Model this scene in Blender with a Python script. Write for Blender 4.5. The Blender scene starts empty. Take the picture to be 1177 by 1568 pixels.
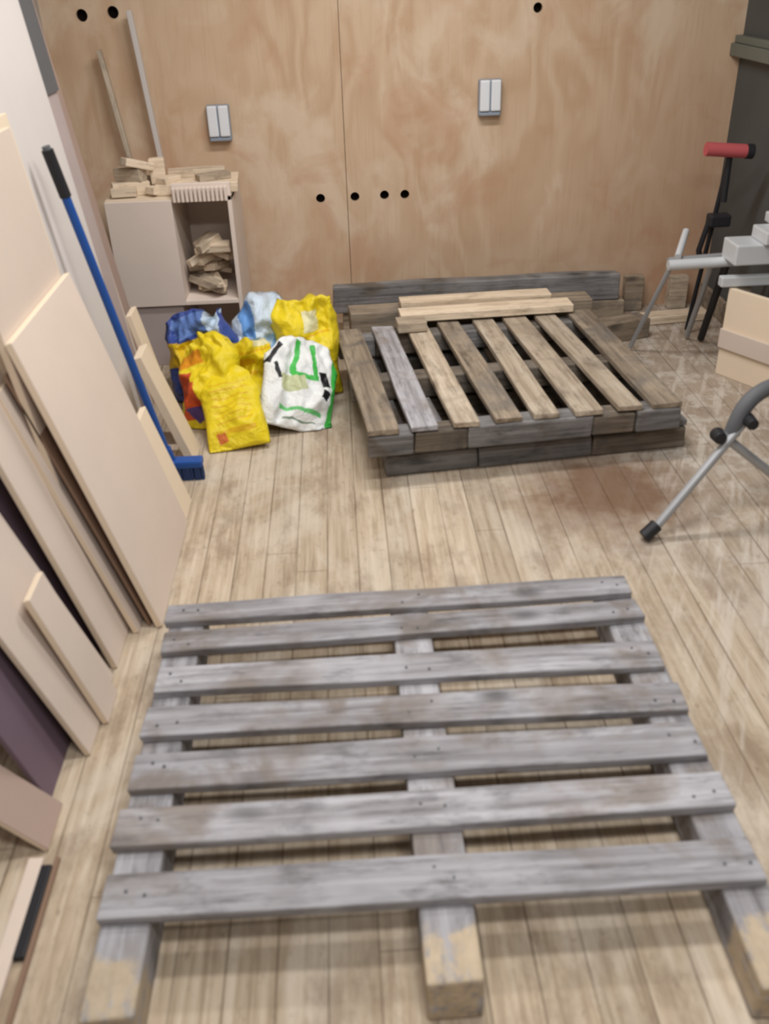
import bpy, bmesh, math, random
from mathutils import Vector, Matrix, noise, Euler
random.seed(7)
sc=bpy.context.scene
COL=sc.collection
# ------------------------------------------------------------------ node helper
class NT:
    def __init__(s,name):
        s.m=bpy.data.materials.new(name); s.m.use_nodes=True
        s.t=s.m.node_tree; s.t.nodes.clear()
        s.o=s.n('ShaderNodeOutputMaterial'); s.b=s.n('ShaderNodeBsdfPrincipled')
        s.l(s.b.outputs[0],s.o.inputs[0])
    def n(s,t,**k):
        x=s.t.nodes.new(t)
        for a,b in k.items(): setattr(x,a,b)
        return x
    def l(s,a,b): s.t.links.new(a,b)
    def setin(s,sock,v):
        if hasattr(v,'is_output'): s.l(v,sock)
        else: sock.default_value=v
    def math(s,op,a,b=None,c=None,clamp=False):
        x=s.n('ShaderNodeMath',operation=op,use_clamp=clamp)
        s.setin(x.inputs[0],a)
        if b is not None: s.setin(x.inputs[1],b)
        if c is not None: s.setin(x.inputs[2],c)
        return x.outputs[0]
    def vmath(s,op,a,b):
        x=s.n('ShaderNodeVectorMath',operation=op); s.setin(x.inputs[0],a); s.setin(x.inputs[1],b); return x.outputs[0]
    def noise(s,vec,scale=5,detail=4,rough=.55,dist=0,col=False):
        x=s.n('ShaderNodeTexNoise'); s.l(vec,x.inputs['Vector'])
        x.inputs['Scale'].default_value=scale; x.inputs['Detail'].default_value=detail
        x.inputs['Roughness'].default_value=rough; x.inputs['Distortion'].default_value=dist
        return x.outputs[1 if col else 0]
    def ramp(s,f,stops):
        x=s.n('ShaderNodeValToRGB'); s.l(f,x.inputs[0]); e=x.color_ramp.elements
        while len(e)<len(stops): e.new(.5)
        for i,(p,c) in enumerate(stops):
            e[i].position=p; e[i].color=(*c,1) if len(c)==3 else c
        return x.outputs[0]
    def step(s,f,a,b):
        x=s.n('ShaderNodeMapRange'); x.clamp=True; s.l(f,x.inputs[0]); x.inputs[1].default_value=a; x.inputs[2].default_value=b; return x.outputs[0]
    def mix(s,f,a,b,mode='MIX'):
        x=s.n('ShaderNodeMix',data_type='RGBA',blend_type=mode)
        s.setin(x.inputs[0],f)
        s.setin(x.inputs[6],(*a,1) if isinstance(a,tuple) else a); s.setin(x.inputs[7],(*b,1) if isinstance(b,tuple) else b)
        return x.outputs[2]
    def coord(s,kind='Object'):
        return s.n('ShaderNodeTexCoord').outputs[kind]
    def sep(s,v):
        x=s.n('ShaderNodeSeparateXYZ'); s.l(v,x.inputs[0]); return x.outputs
    def comb(s,a,b,c):
        x=s.n('ShaderNodeCombineXYZ')
        for i,v in enumerate((a,b,c)): s.setin(x.inputs[i],v)
        return x.outputs[0]
    def bump(s,h,strength=.3,dist=.01):
        x=s.n('ShaderNodeBump'); x.inputs['Strength'].default_value=strength; x.inputs['Distance'].default_value=dist
        s.l(h,x.inputs['Height']); s.l(x.outputs[0],s.b.inputs['Normal'])
    def fin(s,col,rough=.6,metal=0.,spec=.3):
        s.setin(s.b.inputs['Base Color'],(*col,1) if isinstance(col,tuple) else col)
        s.setin(s.b.inputs['Roughness'],rough); s.b.inputs['Metallic'].default_value=metal
        s.b.inputs['Specular IOR Level'].default_value=spec
        return s.m
def rgb(r,g,b):
    f=lambda c:(c/255/12.92 if c/255<=.04045 else ((c/255+.055)/1.055)**2.4)
    return (f(r),f(g),f(b))

def wood(name,c0,c1,c2,patch=None,rough=.82,stretch=(1.6,38,38),knot=True,freshend=None,pamt=.75):
    N=NT(name); co=N.coord(); oi=N.n('ShaderNodeObjectInfo').outputs['Random']
    off=N.math('MULTIPLY',oi,37.0); v=N.vmath('ADD',co,N.comb(off,off,off))
    g=N.noise(N.vmath('MULTIPLY',v,stretch),1.0,5,.6,.6)
    col=N.ramp(g,[(.25,c0),(.5,c1),(.75,c2)])
    big=N.noise(v,4.5,4,.6,.5)
    if patch: col=N.mix(N.math('MULTIPLY',N.step(big,.5,.62),pamt),col,patch)
    lite=N.noise(N.vmath('ADD',v,(5.,5.,5.)),5,3,.5)
    col=N.mix(N.math('MULTIPLY',N.step(lite,.52,.66),.4),col,c2)
    dark=N.noise(N.vmath('MULTIPLY',v,(5,45,45)),1.3,4,.7)
    col=N.mix(N.math('MULTIPLY',N.step(dark,.54,.72),.55),col,tuple(x*.35 for x in c0))
    grime=N.noise(N.vmath('MULTIPLY',N.vmath('ADD',v,(2.,8.,1.)),(7,16,16)),1.0,5,.7)
    col=N.mix(N.math('MULTIPLY',N.step(grime,.54,.68),.5),col,tuple(x*.55 for x in c0))
    if knot:
        vo=N.n('ShaderNodeTexVoronoi'); N.l(N.vmath('MULTIPLY',v,(3.0,6,6)),vo.inputs['Vector']); vo.inputs['Scale'].default_value=1
        k=N.step(vo.outputs['Distance'],.17,.05)
        col=N.mix(N.math('MULTIPLY',k,.65),col,tuple(x*.3 for x in c0))
    if freshend:
        x=N.sep(co)[0]; x=N.math('ADD',x,N.math('MULTIPLY',N.math('SUBTRACT',N.noise(v,16,5,.6),.5),.14))
        pa=N.step(N.noise(N.vmath('MULTIPLY',v,(14,30,30)),1,4,.7),.36,.5)
        col=N.mix(N.math('MULTIPLY',N.math('MULTIPLY',N.step(x,freshend[0]+.01,freshend[0]-.015),pa),.8),col,N.mix(N.noise(v,40,4,.7),rgb(168,150,124),rgb(220,200,168)))
    val=N.math('MULTIPLY_ADD',oi,.3,.85)
    col=N.mix(1.0,col,N.comb(val,val,val),'MULTIPLY')
    N.bump(N.math('ADD',g,dark),.6,.005)
    return N.fin(col,rough,0,.15)
M={}
G0,G1,G2,GP=rgb(116,114,116),rgb(155,153,157),rgb(190,190,196),rgb(130,120,112)
M['grey']=wood('weathered_grey_wood',G0,G1,G2,GP)
M['bearer']=wood('weathered_grey_bearer',G0,G1,G2,GP,freshend=(-.43,))
M['greyb']=wood('weathered_brown_wood',rgb(98,88,78),rgb(148,134,117),rgb(180,165,146),rgb(118,112,106))
M['darkgrey']=wood('dark_weathered_wood',rgb(84,82,82),rgb(122,120,120),rgb(154,152,152),rgb(98,88,76))
M['darkbrown']=wood('dark_brown_wood',rgb(76,68,60),rgb(114,104,93),rgb(144,134,122),rgb(88,86,84))
M['pale']=wood('fresh_pine',rgb(206,184,158),rgb(226,208,184),rgb(238,222,200),None,.6,knot=False)
M['slat']=wood('aged_pine_slat',rgb(146,130,112),rgb(188,172,152),rgb(212,200,183),rgb(150,138,124),pamt=.55)
def plain(name,c,rough=.5,metal=0,var=.06,sc_=8):
    N=NT(name); n=N.noise(N.coord(),sc_,4)
    col=N.mix(n,tuple(x*(1-var*2) for x in c),tuple(min(1,x*(1+var)) for x in c))
    return N.fin(col,rough,metal)
def mdf(name,c):
    N=NT(name); co=N.coord(); oi=N.n('ShaderNodeObjectInfo').outputs['Random']
    n=N.noise(co,2.5,5,.6); f=N.noise(co,220,2)
    col=N.mix(n,tuple(x*.88 for x in c),tuple(min(1,x*1.08) for x in c))
    col=N.mix(N.math('MULTIPLY',f,.15),col,tuple(x*.6 for x in c))
    val=N.math('MULTIPLY_ADD',oi,.12,.94); col=N.mix(1.0,col,N.comb(val,val,val),'MULTIPLY')
    return N.fin(col,.7,0,.15)
M['mdf']=mdf('mdf_board',rgb(220,204,191)); M['mdfw']=mdf('white_faced_board',rgb(218,212,209))
M['cab']=mdf('cabinet_white_board',rgb(238,223,212))
M['mdfd']=mdf('hardboard_brown',rgb(144,118,100)); M['mdfp']=mdf('pinkish_board',rgb(176,154,143))
M['purple']=plain('purple_sheet',rgb(116,98,110),.6); M['pgrey']=plain('purple_grey_board',rgb(186,172,170),.6)
M['edge']=mdf('pale_board_edge',rgb(236,218,194))
M['black']=plain('black_plastic',rgb(40,40,44),.5); M['dgrey']=plain('dark_grey_panel',rgb(100,102,106),.6)
M['blue']=plain('blue_tube',rgb(40,84,160),.4); M['bluedk']=plain('blue_bristle',rgb(44,62,104),.7)
M['steel']=plain('painted_steel',rgb(170,172,176),.4,.25); M['alu']=plain('light_aluminium',rgb(214,218,222),.45,.1)
M['red']=plain('red_rubber_grip',rgb(190,90,94),.6); M['white']=plain('white_plastic',rgb(232,236,242),.35,0,.02)
M['sgrey']=plain('socket_grey',rgb(150,160,175),.4); M['rail']=plain('grey_green_rail',rgb(112,116,108),.5)
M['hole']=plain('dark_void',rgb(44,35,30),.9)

# ------------------------------------------------------------------ mesh helpers
def empty(name,loc=(0,0,0),rot=0):
    e=bpy.data.objects.new(name,None); e.empty_display_size=.1; e.location=loc; e.rotation_euler=(0,0,rot); COL.objects.link(e); return e
def obj(name,bm,mat,parent=None,mw=None,smooth=False):
    me=bpy.data.meshes.new(name); bm.normal_update(); bm.to_mesh(me); bm.free()
    for mm in (mat if isinstance(mat,list) else [mat]): me.materials.append(mm)
    if smooth:
        for p in me.polygons: p.use_smooth=True
    o=bpy.data.objects.new(name,me); COL.objects.link(o)
    if parent is not None: o.parent=parent
    if mw is not None: o.matrix_local=mw
    return o
def bev(o,w=.003,seg=2):
    m=o.modifiers.new('bevel','BEVEL'); m.width=w; m.segments=seg; m.limit_method='ANGLE'; m.angle_limit=math.radians(40); return o
def board(name,L,W,T,loc,rot=(0,0,0),mat='grey',parent=None,warp=.002,bw=.003,seg=10):
    bm=bmesh.new(); s=random.random()*50
    rings=[]
    for i in range(seg+1):
        x=-L/2+L*i/seg
        r=[]
        for (a,b) in ((-1,-1),(1,-1),(1,1),(-1,1)):
            nz=noise.noise(Vector((x*3+s,a*2,b*1.3)))*warp
            ny=noise.noise(Vector((x*2.2+s,a*3+9,s)))*warp*1.2
            bow=math.sin(i/seg*math.pi)*warp*.4
            r.append(bm.verts.new((x+(random.uniform(-1,1)*warp if i in(0,seg) else 0),a*W/2+ny,b*T/2+(nz if b>0 else 0)+bow*(b>0))))
        rings.append(r)
    for i in range(seg):
        for k in range(4):
            bm.faces.new((rings[i][k],rings[i][(k+1)%4],rings[i+1][(k+1)%4],rings[i+1][k]))
    bm.faces.new(rings[0][::-1]); bm.faces.new(rings[-1])
    bmesh.ops.recalc_face_normals(bm,faces=bm.faces)
    o=obj(name,bm,M[mat] if isinstance(mat,str) else mat,parent)
    o.location=loc; o.rotation_euler=rot
    return bev(o,bw)
def boxbm(bm,x0,x1,y0,y1,z0,z1,mi=0):
    v=[bm.verts.new(p) for p in ((x0,y0,z0),(x1,y0,z0),(x1,y1,z0),(x0,y1,z0),(x0,y0,z1),(x1,y0,z1),(x1,y1,z1),(x0,y1,z1))]
    for q in ((0,3,2,1),(4,5,6,7),(0,1,5,4),(1,2,6,5),(2,3,7,6),(3,0,4,7)):
        f=bm.faces.new([v[i] for i in q]); f.material_index=mi
def boxes(name,lst,mat,parent=None,b=.002,mw=None):
    bm=bmesh.new()
    for l in lst: boxbm(bm,*l)
    o=obj(name,bm,mat,parent,mw); 
    if b: bev(o,b)
    return o
def tube(name,pts,r,mat,parent=None,smooth_path=False):
    cu=bpy.data.curves.new(name,'CURVE'); cu.dimensions='3D'; cu.bevel_depth=r; cu.bevel_resolution=5; cu.use_fill_caps=True
    if smooth_path:
        sp=cu.splines.new('NURBS')
    else: sp=cu.splines.new('POLY')
    sp.points.add(len(pts)-1)
    for i,p in enumerate(pts): sp.points[i].co=(*p,1)
    if smooth_path: sp.order_u=3; sp.use_endpoint_u=True; sp.resolution_u=8
    cu.materials.append(M[mat])
    o=bpy.data.objects.new(name,cu); COL.objects.link(o)
    dg=bpy.context.evaluated_depsgraph_get(); me=bpy.data.meshes.new_from_object(o.evaluated_get(dg))
    bpy.data.objects.remove(o)
    for p in me.polygons: p.use_smooth=True
    o=bpy.data.objects.new(name,me); COL.objects.link(o)
    if parent is not None: o.parent=parent
    return o

# ------------------------------------------------------------------ ROOM
XL,XR,YB,YF,H=-1.2,1.8,4.4,-1.6,2.45
N=NT('worn_plank_floor'); co=N.coord(); X,Yc,Zc=N.sep(co)
PW=.092
px=N.math('DIVIDE',X,PW); idx=N.math('FLOOR',px); fr=N.math('FRACT',px)
wn=N.n('ShaderNodeTexWhiteNoise',noise_dimensions='1D'); N.l(idx,wn.inputs['W']); rnd=wn.outputs['Value']
v=N.vmath('ADD',co,N.comb(0,N.math('MULTIPLY',rnd,23.),N.math('MULTIPLY',rnd,11.)))
g=N.noise(N.vmath('MULTIPLY',v,(60,2.6,1)),1.0,6,.65,.5)
col=N.ramp(g,[(.28,rgb(150,133,112)),(.48,rgb(184,167,145)),(.7,rgb(205,191,172))])
val=N.math('MULTIPLY_ADD',rnd,.2,.89); col=N.mix(1.0,col,N.comb(val,val,val),'MULTIPLY')
wear=N.noise(N.vmath('MULTIPLY',co,(2.2,1.3,1)),1.6,6,.6,.8)
col=N.mix(N.math('MULTIPLY',N.step(wear,.48,.6),.5),col,rgb(208,198,184))
dirt=N.noise(N.vmath('MULTIPLY',N.vmath('ADD',co,(7.,3.,0.)),(2.6,1.2,1)),2.2,7,.7)
col=N.mix(N.math('MULTIPLY',N.step(dirt,.5,.62),.55),col,rgb(134,116,98))
gz=N.math('MULTIPLY',N.step(X,.2,1.1),N.step(Yc,1.4,2.8)); 
sp=N.noise(co,9,7,.75)
col=N.mix(N.math('MULTIPLY',gz,.6),col,rgb(158,143,130))
col=N.mix(N.math('MULTIPLY',N.math('MULTIPLY',gz,N.step(sp,.5,.58)),.65),col,rgb(206,198,188))
a_=math.radians(24)
sx=N.math('SUBTRACT',N.math('MULTIPLY',X,math.cos(a_)),N.math('MULTIPLY',Yc,math.sin(a_))); sy=N.math('ADD',N.math('MULTIPLY',X,math.sin(a_)),N.math('MULTIPLY',Yc,math.cos(a_)))
scr=N.noise(N.comb(N.math('MULTIPLY',sx,26),N.math('MULTIPLY',sy,2.2),0),1.0,4,.6)
col=N.mix(N.math('MULTIPLY',N.math('MULTIPLY',N.step(X,.5,1.),N.step(scr,.52,.62)),.55),col,rgb(212,203,192))
fs=N.noise(N.vmath('MULTIPLY',co,(30,16,1)),1.2,5,.8)
col=N.mix(N.math('MULTIPLY',N.step(fs,.58,.7),.5),col,rgb(112,96,80))
dx=N.math('SUBTRACT',X,.84); dy=N.math('SUBTRACT',Yc,2.58)
dd=N.math('SQRT',N.math('ADD',N.math('MULTIPLY',dx,dx),N.math('MULTIPLY',dy,dy)))
dd=N.math('ADD',dd,N.math('MULTIPLY',N.math('SUBTRACT',N.noise(co,6,5,.6),.5),.4))
col=N.mix(N.math('MULTIPLY',N.step(dd,.36,.14),.85),col,rgb(114,86,66))
gr=N.math('ABSOLUTE',N.math('SUBTRACT',fr,.5)); groove=N.step(gr,.47,.493)
gvar=N.step(N.noise(N.vmath('MULTIPLY',co,(3,1.5,1)),2,3),.35,.65)
col=N.mix(N.math('MULTIPLY',groove,N.math('MULTIPLY_ADD',gvar,.55,.3)),col,rgb(92,74,58))
jy=N.math('FRACT',N.math('ADD',N.math('DIVIDE',Yc,2.4),rnd)); jg=N.step(N.math('ABSOLUTE',N.math('SUBTRACT',jy,.5)),.4987,.4995)
col=N.mix(N.math('MULTIPLY',jg,.4),col,rgb(96,78,60))
hgt=N.math('SUBTRACT',N.math('MULTIPLY',g,.3),groove); N.bump(hgt,.35,.004)
N.fin(col,N.math('MULTIPLY_ADD',g,.2,.68),0,.12); M['floor']=N.m
boxes('floor',[(XL-.1,XR+.1,YF-.1,YB+.15,-.1,0)],M['floor'],b=0)
# plywood back wall
N=NT('rotary_plywood'); co=N.coord(); X,Yc,Zc=N.sep(co)
sheet_=N.math('GREATER_THAN',X,.04); 
v=N.vmath('ADD',co,N.comb(0,0,N.math('MULTIPLY',sheet_,5.3)))
warpn=N.noise(N.vmath('MULTIPLY',v,(1.5,1,.6)),1.4,3,.5,col=True)
v2=N.vmath('ADD',v,N.vmath('MULTIPLY',warpn,(.7,0,.5)))
w=N.n('ShaderNodeTexNoise'); N.l(N.vmath('MULTIPLY',v2,(3.4,1,1.1)),w.inputs['Vector']); w.inputs['Scale'].default_value=1.4; w.inputs['Detail'].default_value=2; w.inputs['Roughness'].default_value=.4
rings=N.math('SINE',N.math('MULTIPLY',w.outputs[0],34.0)); rings=N.math('MULTIPLY_ADD',rings,.5,.5)
ra=N.step(N.noise(v,1.7,3),.38,.62)
col=N.mix(N.math('MULTIPLY',rings,N.math('MULTIPLY_ADD',ra,.45,.15)),rgb(214,187,159),rgb(194,160,128))
fine=N.noise(N.vmath('MULTIPLY',v,(90,1,5)),1,4,.6)
col=N.mix(N.math('MULTIPLY',N.step(fine,.5,.75),.25),col,rgb(180,145,114))
blot=N.noise(N.vmath('MULTIPLY',N.vmath('ADD',co,(3,0,1)),(1.6,1,1)),2.4,5,.6,.6)
col=N.mix(N.math('MULTIPLY',N.step(blot,.5,.64),.6),col,rgb(228,209,186))
bl2=N.noise(N.vmath('ADD',co,(9,0,4)),3.4,4,.6,.8)
col=N.mix(N.math('MULTIPLY',N.step(bl2,.54,.66),.4),col,rgb(196,151,121))
redz=N.math('MULTIPLY',N.step(X,.9,1.7),N.step(Zc,1.3,.2))
col=N.mix(N.math('MULTIPLY',redz,.6),col,rgb(174,128,98))
vo=N.n('ShaderNodeTexVoronoi'); N.l(N.vmath('MULTIPLY',co,(1.8,1,1.3)),vo.inputs['Vector']); vo.inputs['Scale'].default_value=1.2
col=N.mix(N.math('MULTIPLY',N.step(vo.outputs['Distance'],.05,.02),.6),col,rgb(140,96,66))
N.bump(fine,.1,.002); N.fin(col,.6,0,.2); M['ply']=N.m
bm=bmesh.new()
boxbm(bm,XL-.1,.038,YB,YB+.02,0,H); boxbm(bm,.0405,XR+.1,YB,YB+.02,0,H)
wall=obj('wall_back',bm,M['ply'])
cb=bmesh.new()
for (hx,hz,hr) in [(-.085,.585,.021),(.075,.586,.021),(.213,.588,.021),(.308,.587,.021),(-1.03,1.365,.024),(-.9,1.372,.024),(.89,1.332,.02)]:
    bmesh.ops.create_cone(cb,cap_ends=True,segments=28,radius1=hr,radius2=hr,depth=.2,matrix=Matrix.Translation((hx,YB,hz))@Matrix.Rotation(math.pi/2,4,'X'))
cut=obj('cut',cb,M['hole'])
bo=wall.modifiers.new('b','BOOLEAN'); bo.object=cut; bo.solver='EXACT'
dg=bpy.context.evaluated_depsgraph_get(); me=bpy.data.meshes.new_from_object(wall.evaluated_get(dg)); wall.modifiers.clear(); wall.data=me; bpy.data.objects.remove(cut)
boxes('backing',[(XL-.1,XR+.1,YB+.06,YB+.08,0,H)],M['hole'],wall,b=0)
N=NT('painted_left_wall'); n=N.noise(N.coord(),3,4); N.fin(N.mix(n,rgb(170,163,158),rgb(186,180,175)),.7); M['lw']=N.m
boxes('wall_left',[(XL-.1,XL,YF,YB,0,H)],M['lw'],b=0)
N=NT('dark_green_grey_wall'); n=N.noise(N.coord(),4,4); N.fin(N.mix(n,rgb(72,75,76),rgb(90,93,92)),.55); M['rw']=N.m
boxes('wall_right',[(XR,XR+.1,YF,YB,0,H)],M['rw'],b=0)
boxes('wall_front',[(XL-.1,XR+.1,YF-.1,YF,0,H)],M['lw'],b=0)
boxes('ceiling',[(XL-.1,XR+.1,YF-.1,YB+.1,H,H+.1)],plain('ceiling_white',rgb(226,226,224),.8),b=0)
e=empty('trim_1')
boxes('rail',[(XR-.05,XR,3.55,YB,1.12,1.17),(XR-.035,XR,3.55,YB,1.17,1.2)],M['rail'],e,.004)
e=empty('baseboard_right'); boxes('board',[(XR-.02,XR,2.6,YB,0,.1)],M['greyb'],e,.003)

# ------------------------------------------------------------------ sockets
def socket(x,z):
    e=empty('wall_socket',(x,YB,z))
    boxes('back_box',[(-.05,.05,-.035,0,-.078,.07)],M['sgrey'],e,.006)
    boxes('rocker_left',[(-.046,-.003,-.052,-.03,-.058,.068)],M['white'],e,.006)
    boxes('rocker_right',[(.003,.046,-.052,-.03,-.058,.068)],M['white'],e,.006)
    boxes('lower_lip',[(-.044,.044,-.046,-.034,-.076,-.062)],M['sgrey'],e,.003)
socket(-.51,.935); socket(.69,.995)

# ------------------------------------------------------------------ near pallet
e=empty('wooden_pallet')
for nm,x0,x1,y0 in (('bearer_1',-.49,-.40,.855),('bearer_2',.075,.17,.872),('bearer_3',.615,.705,.83)):
    o=board(nm,1.93-y0,x1-x0,.098,((x0+x1)/2,(1.93+y0)/2,.05),(0,0,math.pi/2),'bearer',e,.004,.006,14)
YS=[(1.855,1.93,1.868,1.945),(1.735,1.82,1.77,1.842),(1.595,1.69,1.592,1.668),(1.45,1.56,1.452,1.52),(1.30,1.42,1.32,1.392),(1.17,1.262,1.18,1.262),(1.02,1.11,1.01,1.105)]
for i,(a,b,c,d) in enumerate(YS):
    yl=(a+b)/2; yr=(c+d)/2; W=((b-a)+(d-c))/2*1.02
    board('deck_board_%d'%(i+1),1.19+random.uniform(-.012,.012),W,.021,(.105+random.uniform(-.004,.004),(yl+yr)/2,.110),(random.uniform(-.025,.025),0,math.atan2(yr-yl,1.19)),'grey',e,.0035,.004,20)
bm=bmesh.new()
for (a,b,c,d) in YS:
    for bx in (-.455,-.42,.1,.145,.635,.675):
        t=(bx+.49)/1.19; y=(a+b)/2*(1-t)+(c+d)/2*t+random.uniform(-.02,.02)
        bmesh.ops.create_cone(bm,cap_ends=True,segments=10,radius1=.0034,radius2=.003,depth=.005,matrix=Matrix.Translation((bx+random.uniform(-.008,.008),y,.1215)))
obj('nail_heads',bm,M['dgrey'],e)

# ------------------------------------------------------------------ far stacked pallets
def pallet2(loc,rot,z0,segs,slatmats,W=1.09,D=1.0,inner='darkbrown'):
    e=empty('wooden_pallet',(loc[0],loc[1],z0),rot)
    n=len(slatmats)
    for tag,y in (('front',.045),('back',D-.045)):
        x=0
        for k,(w,mt,dz,T) in enumerate(segs):
            ww=w*W; board('%s_block_%d'%(tag,k+1),ww-.003,.085,.078-dz,(x+ww/2,y+random.uniform(-.006,.006),.041-dz/2+.0),(0,0,random.uniform(-.01,.01)),mt,e,.004,.007,6); x+=ww
    board('bearer_mid',W,.08,.08,(W/2,D/2,.042),(0,0,0),inner,e,.004,.005)
    for i,mt in enumerate(slatmats):
        w=.088+random.uniform(-.006,.008)
        if i in (0,n-1): w=.105
        x=.05+i*(W-.10)/(n-1)
        board('deck_slat_%d'%(i+1),D+random.uniform(-.02,.006),w,.02,(x,D/2,.0935),(random.uniform(-.03,.03),0,math.pi/2+random.uniform(-.016,.016)),mt,e,.0035,.003,14)
    return e
rz=math.radians(5.6)
pallet2((.11,2.75),math.radians(6.5),0.0,[(.3,'darkgrey',0,0),(.38,'darkgrey',.0,0),(.32,'darkbrown',0,0)],['darkgrey','grey','darkbrown','darkgrey','greyb','darkgrey','darkbrown','darkgrey'],W=1.09,D=.95)
pallet2((.055,2.70),rz,.106,[(.14,'darkgrey',0,0),(.17,'darkbrown',.004,0),(.4,'darkgrey',.0,0),(.14,'darkbrown',.006,0),(.15,'darkgrey',0,0)],['greyb','grey','slat','greyb','slat','slat','slat','greyb'],D=.98)
board('pine_plank',.74,.10,.032,(.60,3.755,.236),(0,0,.055),'pale')
board('pine_plank',.66,.085,.03,(.57,3.87,.25),(0,0,.04),'pale')
board('timber_offcut',.12,.09,.04,(.27,3.63,.234),(0,0,.1),'slat')
board('weathered_timber',1.34,.11,.11,(.66,4.22,.057),(0,0,-.01),'greyb',None,.006,.006)
board('weathered_timber',1.35,.07,.125,(.62,4.19,.176),(0,0,.01),'darkgrey',None,.006,.008,16)
board('timber_baulk',1.06,.12,.23,(.55,3.88,.117),(0,0,.05),'greyb',None,.005,.006)
board('timber_offcut',.26,.10,.09,(1.25,3.96,.047),(0,0,.3),'greyb')
board('pine_plank',.36,.09,.035,(1.56,4.16,.02),(0,0,.12),'pale')
board('timber_offcut',.09,.05,.17,(1.42,4.34,.087),(0,0,0),'greyb')
board('timber_offcut',.09,.05,.16,(1.64,4.34,.082),(0,0,0),'slat')

# ------------------------------------------------------------------ leaning sheets (left)
def sheet(name,y0,y1,xb,xt,zt,th=.018,mat='mdf',edge=True,dy=0.):
    bm=bmesh.new()
    dxz=Vector((xt-xb,0,zt)).normalized(); n=Vector((-dxz.z,0,dxz.x))
    if n.x>0: n=-n
    P=[]; lift=max(0,-(n*th).z)
    for y in (y0,y1):
        a=Vector((xb,y,lift)); b=Vector((xt,y+dy,zt+lift))
        P.append([a,a+n*th,b+n*th,b])
    V=[[bm.verts.new(p) for p in q] for q in P]
    a,b=V
    fs=[(a[0],a[3],a[2],a[1]),(b[0],b[1],b[2],b[3]),(a[0],b[0],b[3],a[3]),(a[1],a[2],b[2],b[1]),(a[3],b[3],b[2],a[2]),(a[0],a[1],b[1],b[0])]
    for i,f in enumerate(fs):
        q=bm.faces.new(f); q.material_index=1 if i in (0,1,4,5) and edge else 0
    bmesh.ops.recalc_face_normals(bm,faces=bm.faces)
    c=Vector((xb,(y0+y1)/2,0))
    bmesh.ops.translate(bm,vec=-c,verts=bm.verts)
    o=obj(name,bm,[M[mat],M['edge']],None); o.location=c; return bev(o,.0015,1)
sheet('mdf_sheet',1.99,2.53,-.54,-.75,.82)
sheet('hardboard_sheet',2.0,2.46,-.572,-.785,.74,.008,'mdfd',edge=False)
sheet('mdf_sheet',1.97,2.5,-.60,-.80,.71,.016)
sheet('mdf_sheet',1.83,2.4,-.63,-.83,.80,.016)
sheet('mdf_sheet',1.63,1.74,-.612,-.715,.37,.016)
sheet('mdf_sheet',1.53,1.80,-.633,-.80,.50,.014)
sheet('purple_board',1.40,2.0,-.69,-.87,.62,.012,'purple',edge=False)
sheet('fibreboard_offcut',1.27,1.39,-.66,-.80,.17,.012,'mdfp')
sheet('mdf_sheet',2.0,2.51,-.67,-.815,1.20,.018,'mdf')
sheet('mdf_sheet',2.05,2.60,-.70,-.845,1.22,.03,'edge')
sheet('tall_white_panel',2.1,3.12,-.745,-.965,2.0,.018,'mdfw')
o=sheet('tall_grey_panel',2.4,3.34,-.775,-1.0,2.05,.018,'pgrey',edge=False)
d=(Vector((-1.0,0,2.05))-Vector((-.775,0,0))).normalized()
bm=bmesh.new(); P=[]
for s in (1.2,2.0):
    p=Vector((-.775,0,0))+d*s
    for yy in (3.13,3.343):
        for off in (.0015,.007): P.append(bm.verts.new((p.x+off+ (0),yy,p.z+.002)))
for q in ((0,1,3,2),(4,6,7,5),(0,4,5,1),(2,3,7,6),(1,5,7,3),(0,2,6,4)): bm.faces.new([P[i] for i in q])
bmesh.ops.recalc_face_normals(bm,faces=bm.faces)
q=obj('dark_edge_strip',bm,M['dgrey']); q.parent=o; q.matrix_parent_inverse=Matrix.Translation(-o.location)
sheet('mdf_offcut',2.535,2.665,-.545,-.642,.35,.02,'edge')
sheet('mdf_offcut',2.92,3.05,-.56,-.69,.41,.03,'edge')
sheet('mdf_offcut',3.1,3.2,-.64,-.74,.50,.02,'edge')
sheet('timber_batten',3.38,3.42,-.79,-1.01,1.8,.03,'cab')
sheet('timber_batten',3.47,3.56,-.80,-1.03,1.8,.02,'mdfp')
board('timber_batten',.62,.035,.02,(-.80,4.34,1.07),(0,math.radians(86),0),'mdfw')
board('timber_batten',.5,.03,.02,(-.94,4.34,.99),(0,math.radians(83),0),'slat')
e=empty('slotted_floor_strip')
boxes('strip',[(-.695,-.664,.86,1.25,0,.012)],M['mdf'],e,.003); boxes('black_insert',[(-.664,-.642,1.03,1.23,0,.014)],M['black'],e,.003)
boxes('side_batten',[(-.642,-.632,.86,1.25,0,.010)],M['mdfd'],e,.002)

# ------------------------------------------------------------------ broom
e=empty('broom')
tube('shaft',[(-.632,2.835,.07),(-.786,2.765,.985)],.0135,'blue',e)
tube('grip',[(-.784,2.766,.975),(-.806,2.756,1.105)],.017,'black',e)
tube('grip_end',[(-.806,2.756,1.105),(-.808,2.755,1.115)],.012,'dgrey',e)
boxes('head',[(-.655,-.52,2.81,2.86,.045,.075)],M['blue'],e,.008)
bm=bmesh.new()
for i in range(16):
    for j in range(4):
        x=-.648+i*.0082; y=2.816+j*.0125
        bmesh.ops.create_cone(bm,cap_ends=True,segments=6,radius1=.0055,radius2=.0035,depth=.05,matrix=Matrix.Translation((x+random.uniform(-.003,.003),y,.025)))
obj('bristles',bm,M['bluedk'],e)
tube('socket',[(-.628,2.835,.06),(-.640,2.831,.12)],.019,'blue',e)

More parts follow.
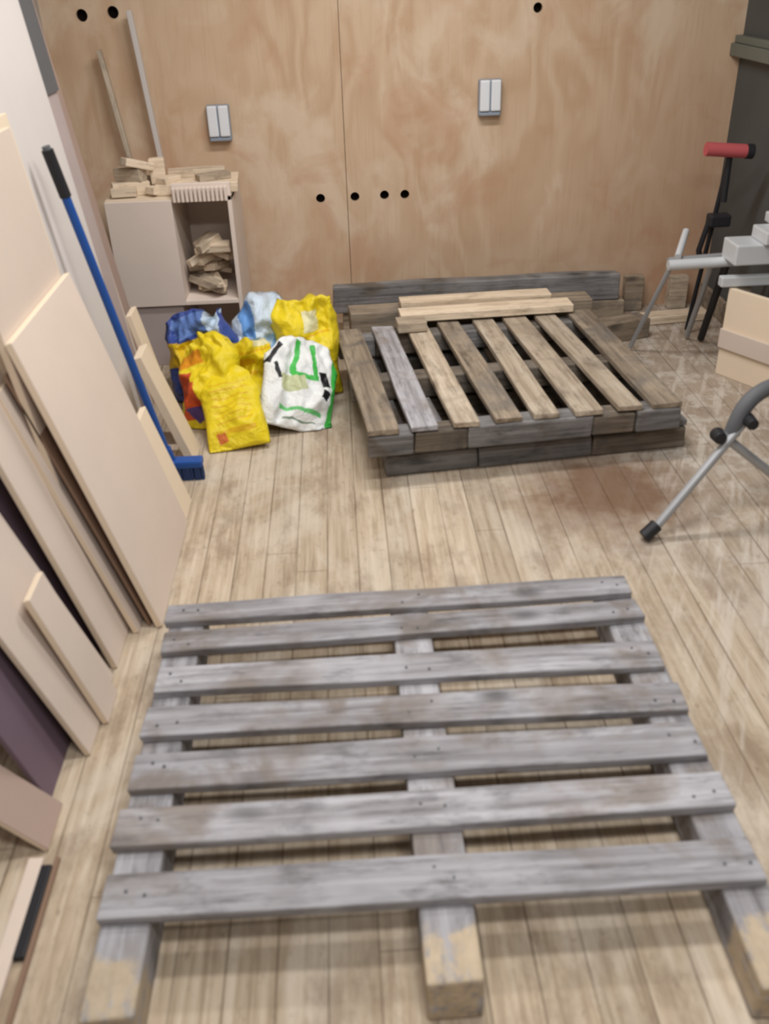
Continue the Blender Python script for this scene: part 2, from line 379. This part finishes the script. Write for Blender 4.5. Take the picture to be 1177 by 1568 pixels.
# ------------------------------------------------------------------ open cabinet with offcuts
e=empty('open_cabinet',(0,0,0)); x0,x1,y0,y1=-.955,-.44,3.9,4.3
boxes('side_left',[(x0,x0+.018,y0,y1,.27,.70)],M['cab'],e)
boxes('side_right',[(x1-.018,x1,y0,y1,.0,.72)],M['cab'],e)
boxes('mid_panel',[(-.70,-.684,y0,y1,.27,.70)],M['cab'],e)
boxes('back_panel',[(x0,x1-.018,y1-.01,y1,.0,.70)],M['cab'],e)
boxes('front_panel',[(x0,-.684,y0-.016,y0,.275,.715)],M['cab'],e)
boxes('shelf_bottom',[(x0,x1-.018,y0,y1-.01,.27,.288)],M['cab'],e)
boxes('top_panel',[(x0,x1,y0+.0,y1,.702,.72)],M['edge'],e)
boxes('plinth_box',[(-.90,-.70,y0-.0,y1-.01,0,.268)],M['pgrey'],e)
bm=bmesh.new(); 
for i in range(13): boxbm(bm,-.675+i*.0175,-.664+i*.0175,y0-.02,y0,.705,.76)
boxbm(bm,-.68,x1,y0-.002,y0+.02,.72,.775)
bev(obj('ridged_edge',bm,M['cab'],e),.002)
random.seed(11)
def chunk(L,W,T,x,y,z,rz_,rx=0,ry=0,mat='pale',par=None): 
    return board('offcut_%d'%random.randint(1,9999),L,W,T,(x,y,z),(rx,ry,rz_),mat,par,.003,.003,4)
e=empty('wood_offcut_pile')
for i in range(26):
    chunk(random.uniform(.09,.17),random.uniform(.03,.06),random.uniform(.015,.035),-.575+random.uniform(-.05,.05),4.0+random.uniform(-.05,.12),.315+i*.008,random.uniform(-1.4,1.4),random.uniform(-.4,.4),random.uniform(-.35,.35),random.choice(['pale','slat','pale']),e)
e=empty('wood_offcut_pile')
chunk(.15,.07,.05,-.86,4.0,.746,.3,par=e); chunk(.13,.06,.045,-.80,4.12,.744,-.5,par=e,mat='slat')
chunk(.12,.06,.05,-.86,4.02,.798,-.3,par=e,mat='slat'); chunk(.06,.05,.10,-.75,4.06,.80,.1,par=e); chunk(.10,.05,.035,-.88,3.95,.743,.1,par=e)
chunk(.13,.05,.03,-.82,4.0,.84,.7,0,.3,par=e); chunk(.11,.05,.03,-.74,3.98,.74,.9,0,.1,par=e)
chunk(.34,.22,.04,-.59,4.06,.742,.06,par=e); chunk(.24,.07,.03,-.60,4.12,.777,.1,par=e); chunk(.1,.05,.025,-.70,4.0,.775,1.0,par=e)
chunk(.14,.06,.025,-.52,4.03,.775,.5,par=e,mat='slat')

# ------------------------------------------------------------------ bags
def bagmat(name,base,masks,rough=.4):
    N=NT(name); co=N.coord(); d=N.noise(co,9,3,.5,col=True)
    v=N.vmath('ADD',co,N.vmath('MULTIPLY',N.vmath('SUBTRACT',d,(.5,.5,.5)),(.05,.0,.05)))
    X,Yc,Zc=N.sep(v)
    n=N.noise(co,6,3); col=N.mix(n,tuple(x*.8 for x in base),tuple(min(1,x*1.1) for x in base))
    for (cx,cz,hw,hh,ang,c) in masks:
        ca,sa=math.cos(ang),math.sin(ang)
        ux=N.math('SUBTRACT',X,cx); uz=N.math('SUBTRACT',Zc,cz)
        a=N.math('ADD',N.math('MULTIPLY',ux,ca),N.math('MULTIPLY',uz,sa)); b=N.math('SUBTRACT',N.math('MULTIPLY',uz,ca),N.math('MULTIPLY',ux,sa))
        m=N.math('MULTIPLY',N.step(N.math('ABSOLUTE',a),hw,hw-.003),N.step(N.math('ABSOLUTE',b),hh,hh-.003))
        col=N.mix(m,col,c)
    f=N.noise(co,13,5,.65,1.2); N.bump(f,.7,.02)
    N.fin(col,rough,0,.4); return N.m
def bag(name,W,Hh,T,loc,rx,ry,rz_,mat,seed,crump=.02,topamp=.02,waist=.10):
    e=empty(name); bm=bmesh.new(); nu,nv=38,44; G={}
    for s in (-1,1):
        for i in range(nu+1):
            for j in range(nv+1):
                u=-1+2*i/nu; w=j/nv
                edge=(1-abs(u)**3)**.6 if abs(u)<1 else 0
                prof=math.sin(min(1,(w+.02)*2.4)*math.pi/2)*(1-.8*w**3)
                if j==0: prof=0
                t=T*edge*prof
                rc=1-.35*max(0,w-.8)/.2*abs(u)**4
                x=u*W/2*rc*(1-waist*math.sin(w*3.1)+1.4*waist*noise.noise(Vector((w*3,seed,0))))
                x+=.5*waist*w*noise.noise(Vector((w*2.5,seed,4)))
                z=w*Hh*(1+topamp/Hh*2.2*noise.noise(Vector((u*1.6,seed,9)))-.08*w*abs(u)**3)
                nn=noise.noise(Vector((x*9+seed,z*9,s*2)))*crump*1.5+noise.noise(Vector((x*24+seed,z*24,s*5)))*crump*.5
                rid=(.25-abs(noise.noise(Vector((x*12-seed,z*8+seed,s)))))*crump*1.8
                rid+=(.2-abs(noise.noise(Vector((x*25+z*14-seed,z*17-x*9,s+3)))))*crump*.9
                y=s*(t*.5)+(nn+rid*s)*(edge*.8+.2)*(1 if j>0 else .2)
                if j==nv: z+=noise.noise(Vector((x*22,seed,s)))*.02
                if (i in(0,nu) or j==0) and s==1: G[(s,i,j)]=G[(-1,i,j)]; continue
                G[(s,i,j)]=bm.verts.new((x,y,z))
    for s in (-1,1):
        for i in range(nu):
            for j in range(nv):
                q=[G[(s,i,j)],G[(s,i+1,j)],G[(s,i+1,j+1)],G[(s,i,j+1)]]
                try: bm.faces.new(q if s==-1 else q[::-1])
                except ValueError: pass
    for i in range(nu):
        q=[G[(-1,i,nv)],G[(-1,i+1,nv)],G[(1,i+1,nv)],G[(1,i,nv)]]
        q2=[]; [q2.append(a) for a in q if a not in q2]
        try: bm.faces.new(q2)
        except ValueError: pass
    bmesh.ops.recalc_face_normals(bm,faces=bm.faces)
    o=obj('film',bm,mat,e,smooth=True)
    mw=Matrix.Translation(loc)@Euler((rx,ry,rz_),'XYZ').to_matrix().to_4x4()
    o.matrix_local=mw
    for vtx in o.data.vertices:
        p=mw@vtx.co
        if p.z<.004: p.z=.004; vtx.co=mw.inverted()@p
    return e
YEL=rgb(236,212,34); YD=rgb(218,176,28)
ms=[(0.0,.25-.025*i,.07,.004,.04,YD) for i in range(7)]+[(.0,.06,.08,.012,.05,YD),(-.06,.04,.02,.02,.1,rgb(206,112,50))]
M['y1']=bagmat('yellow_bag_film',YEL,ms)
M['y2']=bagmat('yellow_red_bag_film',YEL,[(-.04,.12,.05,.09,.2,rgb(206,84,40)),(.02,.2,.05,.03,0,YEL),(-.05,.26,.06,.03,.3,rgb(226,150,30)),(-.02,.05,.03,.03,.3,rgb(90,70,130))])
M['y3']=bagmat('yellow_bag_print',YEL,[(.02,.30,.035,.04,.1,rgb(228,224,180)),(-.05,.2,.05,.01,.1,YD),(-.05,.16,.05,.01,.1,YD),(.0,.24,.11,.006,.2,YD)])
M['b1']=bagmat('blue_bag_film',rgb(62,84,158),[(.0,.31,.1,.04,.2,rgb(96,128,192)),(-.03,.20,.14,.05,.1,rgb(228,192,30)),(.05,.13,.05,.03,.4,rgb(222,148,40)),(.07,.31,.03,.05,.2,rgb(200,220,240))])
M['b2']=bagmat('pale_blue_bag_film',rgb(210,226,242),[(-.07,.28,.03,.08,.3,rgb(104,156,220)),(.06,.26,.02,.09,-.3,rgb(130,176,226)),(.0,.22,.09,.015,.2,rgb(160,194,232)),(.1,.31,.04,.03,.2,rgb(88,140,212))])
GR=rgb(70,186,80); BK=rgb(30,32,36)
M['w1']=bagmat('white_green_bag_film',rgb(240,243,243),[(.14,.17,.024,.22,-.05,GR),(-.03,.29,.012,.08,-.1,GR),(.045,.29,.012,.08,.1,GR),(.01,.215,.055,.01,0,GR),(-.035,.18,.05,.03,.2,rgb(196,202,160)),
  (-.12,.29,.012,.06,-.5,BK),(-.105,.21,.01,.035,.5,BK),(.09,.22,.02,.03,.3,BK),(.09,.15,.018,.025,-.4,BK),(.0,.03,.07,.005,.05,rgb(120,140,120)),(.0,.07,.09,.010,.05,rgb(110,200,124))],.35)
bag('plastic_bag',.23,.315,.09,(-.41,3.015,.012),math.radians(-48),math.radians(-6),math.radians(6),M['y1'],3.1,.014,.008,.04)
bag('plastic_bag',.25,.34,.16,(-.545,3.20,.01),math.radians(-30),math.radians(-10),math.radians(-16),M['y2'],8.4,.035,.03)
bag('plastic_bag',.31,.35,.22,(-.57,3.48,.01),math.radians(-16),math.radians(-6),math.radians(-5),M['b1'],14.2,.055,.03)
bag('plastic_bag',.30,.38,.22,(-.35,3.56,.01),math.radians(-14),math.radians(5),math.radians(5),M['b2'],21.7,.055,.03)
bag('plastic_bag',.29,.40,.18,(-.17,3.48,.01),math.radians(-14),math.radians(2),math.radians(4),M['y3'],27.3,.03,.02)
bag('plastic_bag',.25,.27,.18,(-.36,3.33,.01),math.radians(-20),math.radians(2),math.radians(5),M['y3'],41.3,.05,.03)
bag('plastic_bag',.31,.38,.11,(-.21,3.135,.015),math.radians(-46),math.radians(24),math.radians(14),M['w1'],33.9,.02,.01,.05)

# ------------------------------------------------------------------ right: near folding stand
def knob(name,p,r,l,mat,par,axis='Y'):
    bm=bmesh.new(); bmesh.ops.create_cone(bm,cap_ends=True,segments=24,radius1=r,radius2=r*.85,depth=l)
    o=obj(name,bm,M[mat],par); o.location=p
    o.rotation_euler={'Y':(math.pi/2,0,0),'X':(0,math.pi/2,0),'Z':(0,0,0)}[axis]; return bev(o,.004)
e=empty('folding_trestle_stand')
tube('leg_front',[(.885,2.285,.02),(1.17,2.40,.33)],.0135,'steel',e)
tube('rubber_foot',[(.865,2.278,.018),(.905,2.293,.047)],.021,'black',e)
tube('leg_cross',[(1.09,2.39,.30),(1.25,2.40,.17),(1.42,2.42,.03)],.014,'steel',e)
tube('rubber_foot_2',[(1.40,2.42,.045),(1.44,2.42,.021)],.02,'black',e)
tube('hinge_bracket',[(1.135,2.40,.29),(1.145,2.40,.35),(1.18,2.41,.40),(1.24,2.43,.425),(1.34,2.46,.43)],.024,'dgrey',e,True)
tube('leg_rear',[(1.34,2.46,.43),(1.62,2.66,.02)],.0135,'steel',e)
tube('upright',[(1.34,2.46,.43),(1.36,2.46,.74)],.018,'steel',e)
boxes('top_beam',[(1.32,1.70,2.42,2.50,.74,.79)],M['alu'],e,.005)
knob('knob',(1.085,2.375,.295),.022,.04,'black',e); knob('knob_2',(1.17,2.37,.34),.02,.05,'black',e)

# ------------------------------------------------------------------ right: far stand, clamp, boards
e=empty('mitre_saw_stand')
tube('crossbar',[(1.31,3.6,.44),(1.60,3.6,.445)],.021,'alu',e)
tube('crossbar_2',[(1.33,3.66,.44),(1.75,3.7,.445)],.014,'steel',e)
tube('leg_1',[(1.32,3.6,.43),(1.26,3.8,.02)],.010,'steel',e)
tube('leg_2',[(1.55,3.6,.44),(1.60,3.86,.02)],.016,'black',e)
tube('leg_3',[(1.50,3.62,.44),(1.55,3.9,.02)],.012,'steel',e)
tube('strut',[(1.36,3.64,.46),(1.44,3.8,.52)],.014,'alu',e)
boxes('rail_block',[(1.53,1.78,3.48,3.62,.46,.54),(1.63,1.78,3.46,3.60,.54,.59),(1.69,1.78,3.5,3.64,.59,.63)],M['alu'],e,.006)
boxes('lower_rail',[(1.50,1.76,3.5,3.54,.37,.41)],M['alu'],e,.005)
e=empty('bar_clamp')
tube('bar',[(1.575,3.98,.02),(1.60,3.86,.80)],.010,'black',e)
tube('grip',[(1.49,3.84,.835),(1.66,3.84,.82)],.027,'red',e)
tube('grip_cap',[(1.655,3.84,.82),(1.685,3.84,.818)],.029,'black',e)
boxes('jaw',[(1.55,1.64,3.83,3.89,.52,.57)],M['black'],e,.008)
tube('jaw_arm',[(1.56,3.86,.56),(1.53,3.86,.42),(1.55,3.87,.36)],.012,'black',e)
tube('screw',[(1.60,3.86,.80),(1.60,3.85,.62)],.013,'black',e)
e=empty('pine_panel_box',(1.555,3.52,0),math.radians(-60))
boxes('face',[(0,.42,-.02,0,.0,.365)],M['edge'],e,.003)
boxes('batten',[(0,.42,-.034,-.02,.12,.20)],M['mdf'],e,.003)
boxes('side',[(0,.018,0,.10,.0,.365)],M['edge'],e,.003)

# ------------------------------------------------------------------ LIGHTS
def area(name,loc,sx,sy,p,c=(1,.98,.955)):
    l=bpy.data.lights.new(name,'AREA'); l.shape='RECTANGLE'; l.size=sx; l.size_y=sy; l.energy=p; l.color=c
    o=bpy.data.objects.new(name,l); o.location=loc; COL.objects.link(o); return o
for i,(x,y,p) in enumerate(((.25,3.0,30),(.25,1.75,26),(.25,.3,29))):
    area('strip_light_lamp',(x,y,H-.075),1.2,.2,p)
    e=empty('ceiling_strip_light',(x,y,H)); boxes('housing',[(-.62,.62,-.12,.12,-.06,0)],M['white'],e,.01)
w=bpy.data.worlds.new('w'); sc.world=w; w.use_nodes=True; w.node_tree.nodes['Background'].inputs[0].default_value=(.9,.95,1,1); w.node_tree.nodes['Background'].inputs[1].default_value=.25

# ------------------------------------------------------------------ CAMERA
t=math.radians(31.3);ps=math.radians(2.1);ro=math.radians(2.0)
r0=Vector((math.cos(ps),-math.sin(ps),0));F=Vector((math.sin(ps)*math.cos(t),math.cos(ps)*math.cos(t),-math.sin(t)));u0=r0.cross(F)
R=r0*math.cos(ro)-u0*math.sin(ro);U=u0*math.cos(ro)+r0*math.sin(ro)
cd=bpy.data.cameras.new('camera'); cd.sensor_fit='VERTICAL'; cd.sensor_height=24; cd.lens=24*1400/1568; cd.clip_start=.02
c=bpy.data.objects.new('camera',cd); COL.objects.link(c)
m=Matrix((R,U,-F)).transposed().to_4x4(); m.translation=(0,0,1.54); c.matrix_world=m
cd.dof.use_dof=True; cd.dof.focus_distance=30; cd.dof.aperture_fstop=21.43/8.0
sc.camera=c
sc.view_settings.view_transform='Standard'; sc.view_settings.look='None'; sc.view_settings.exposure=0
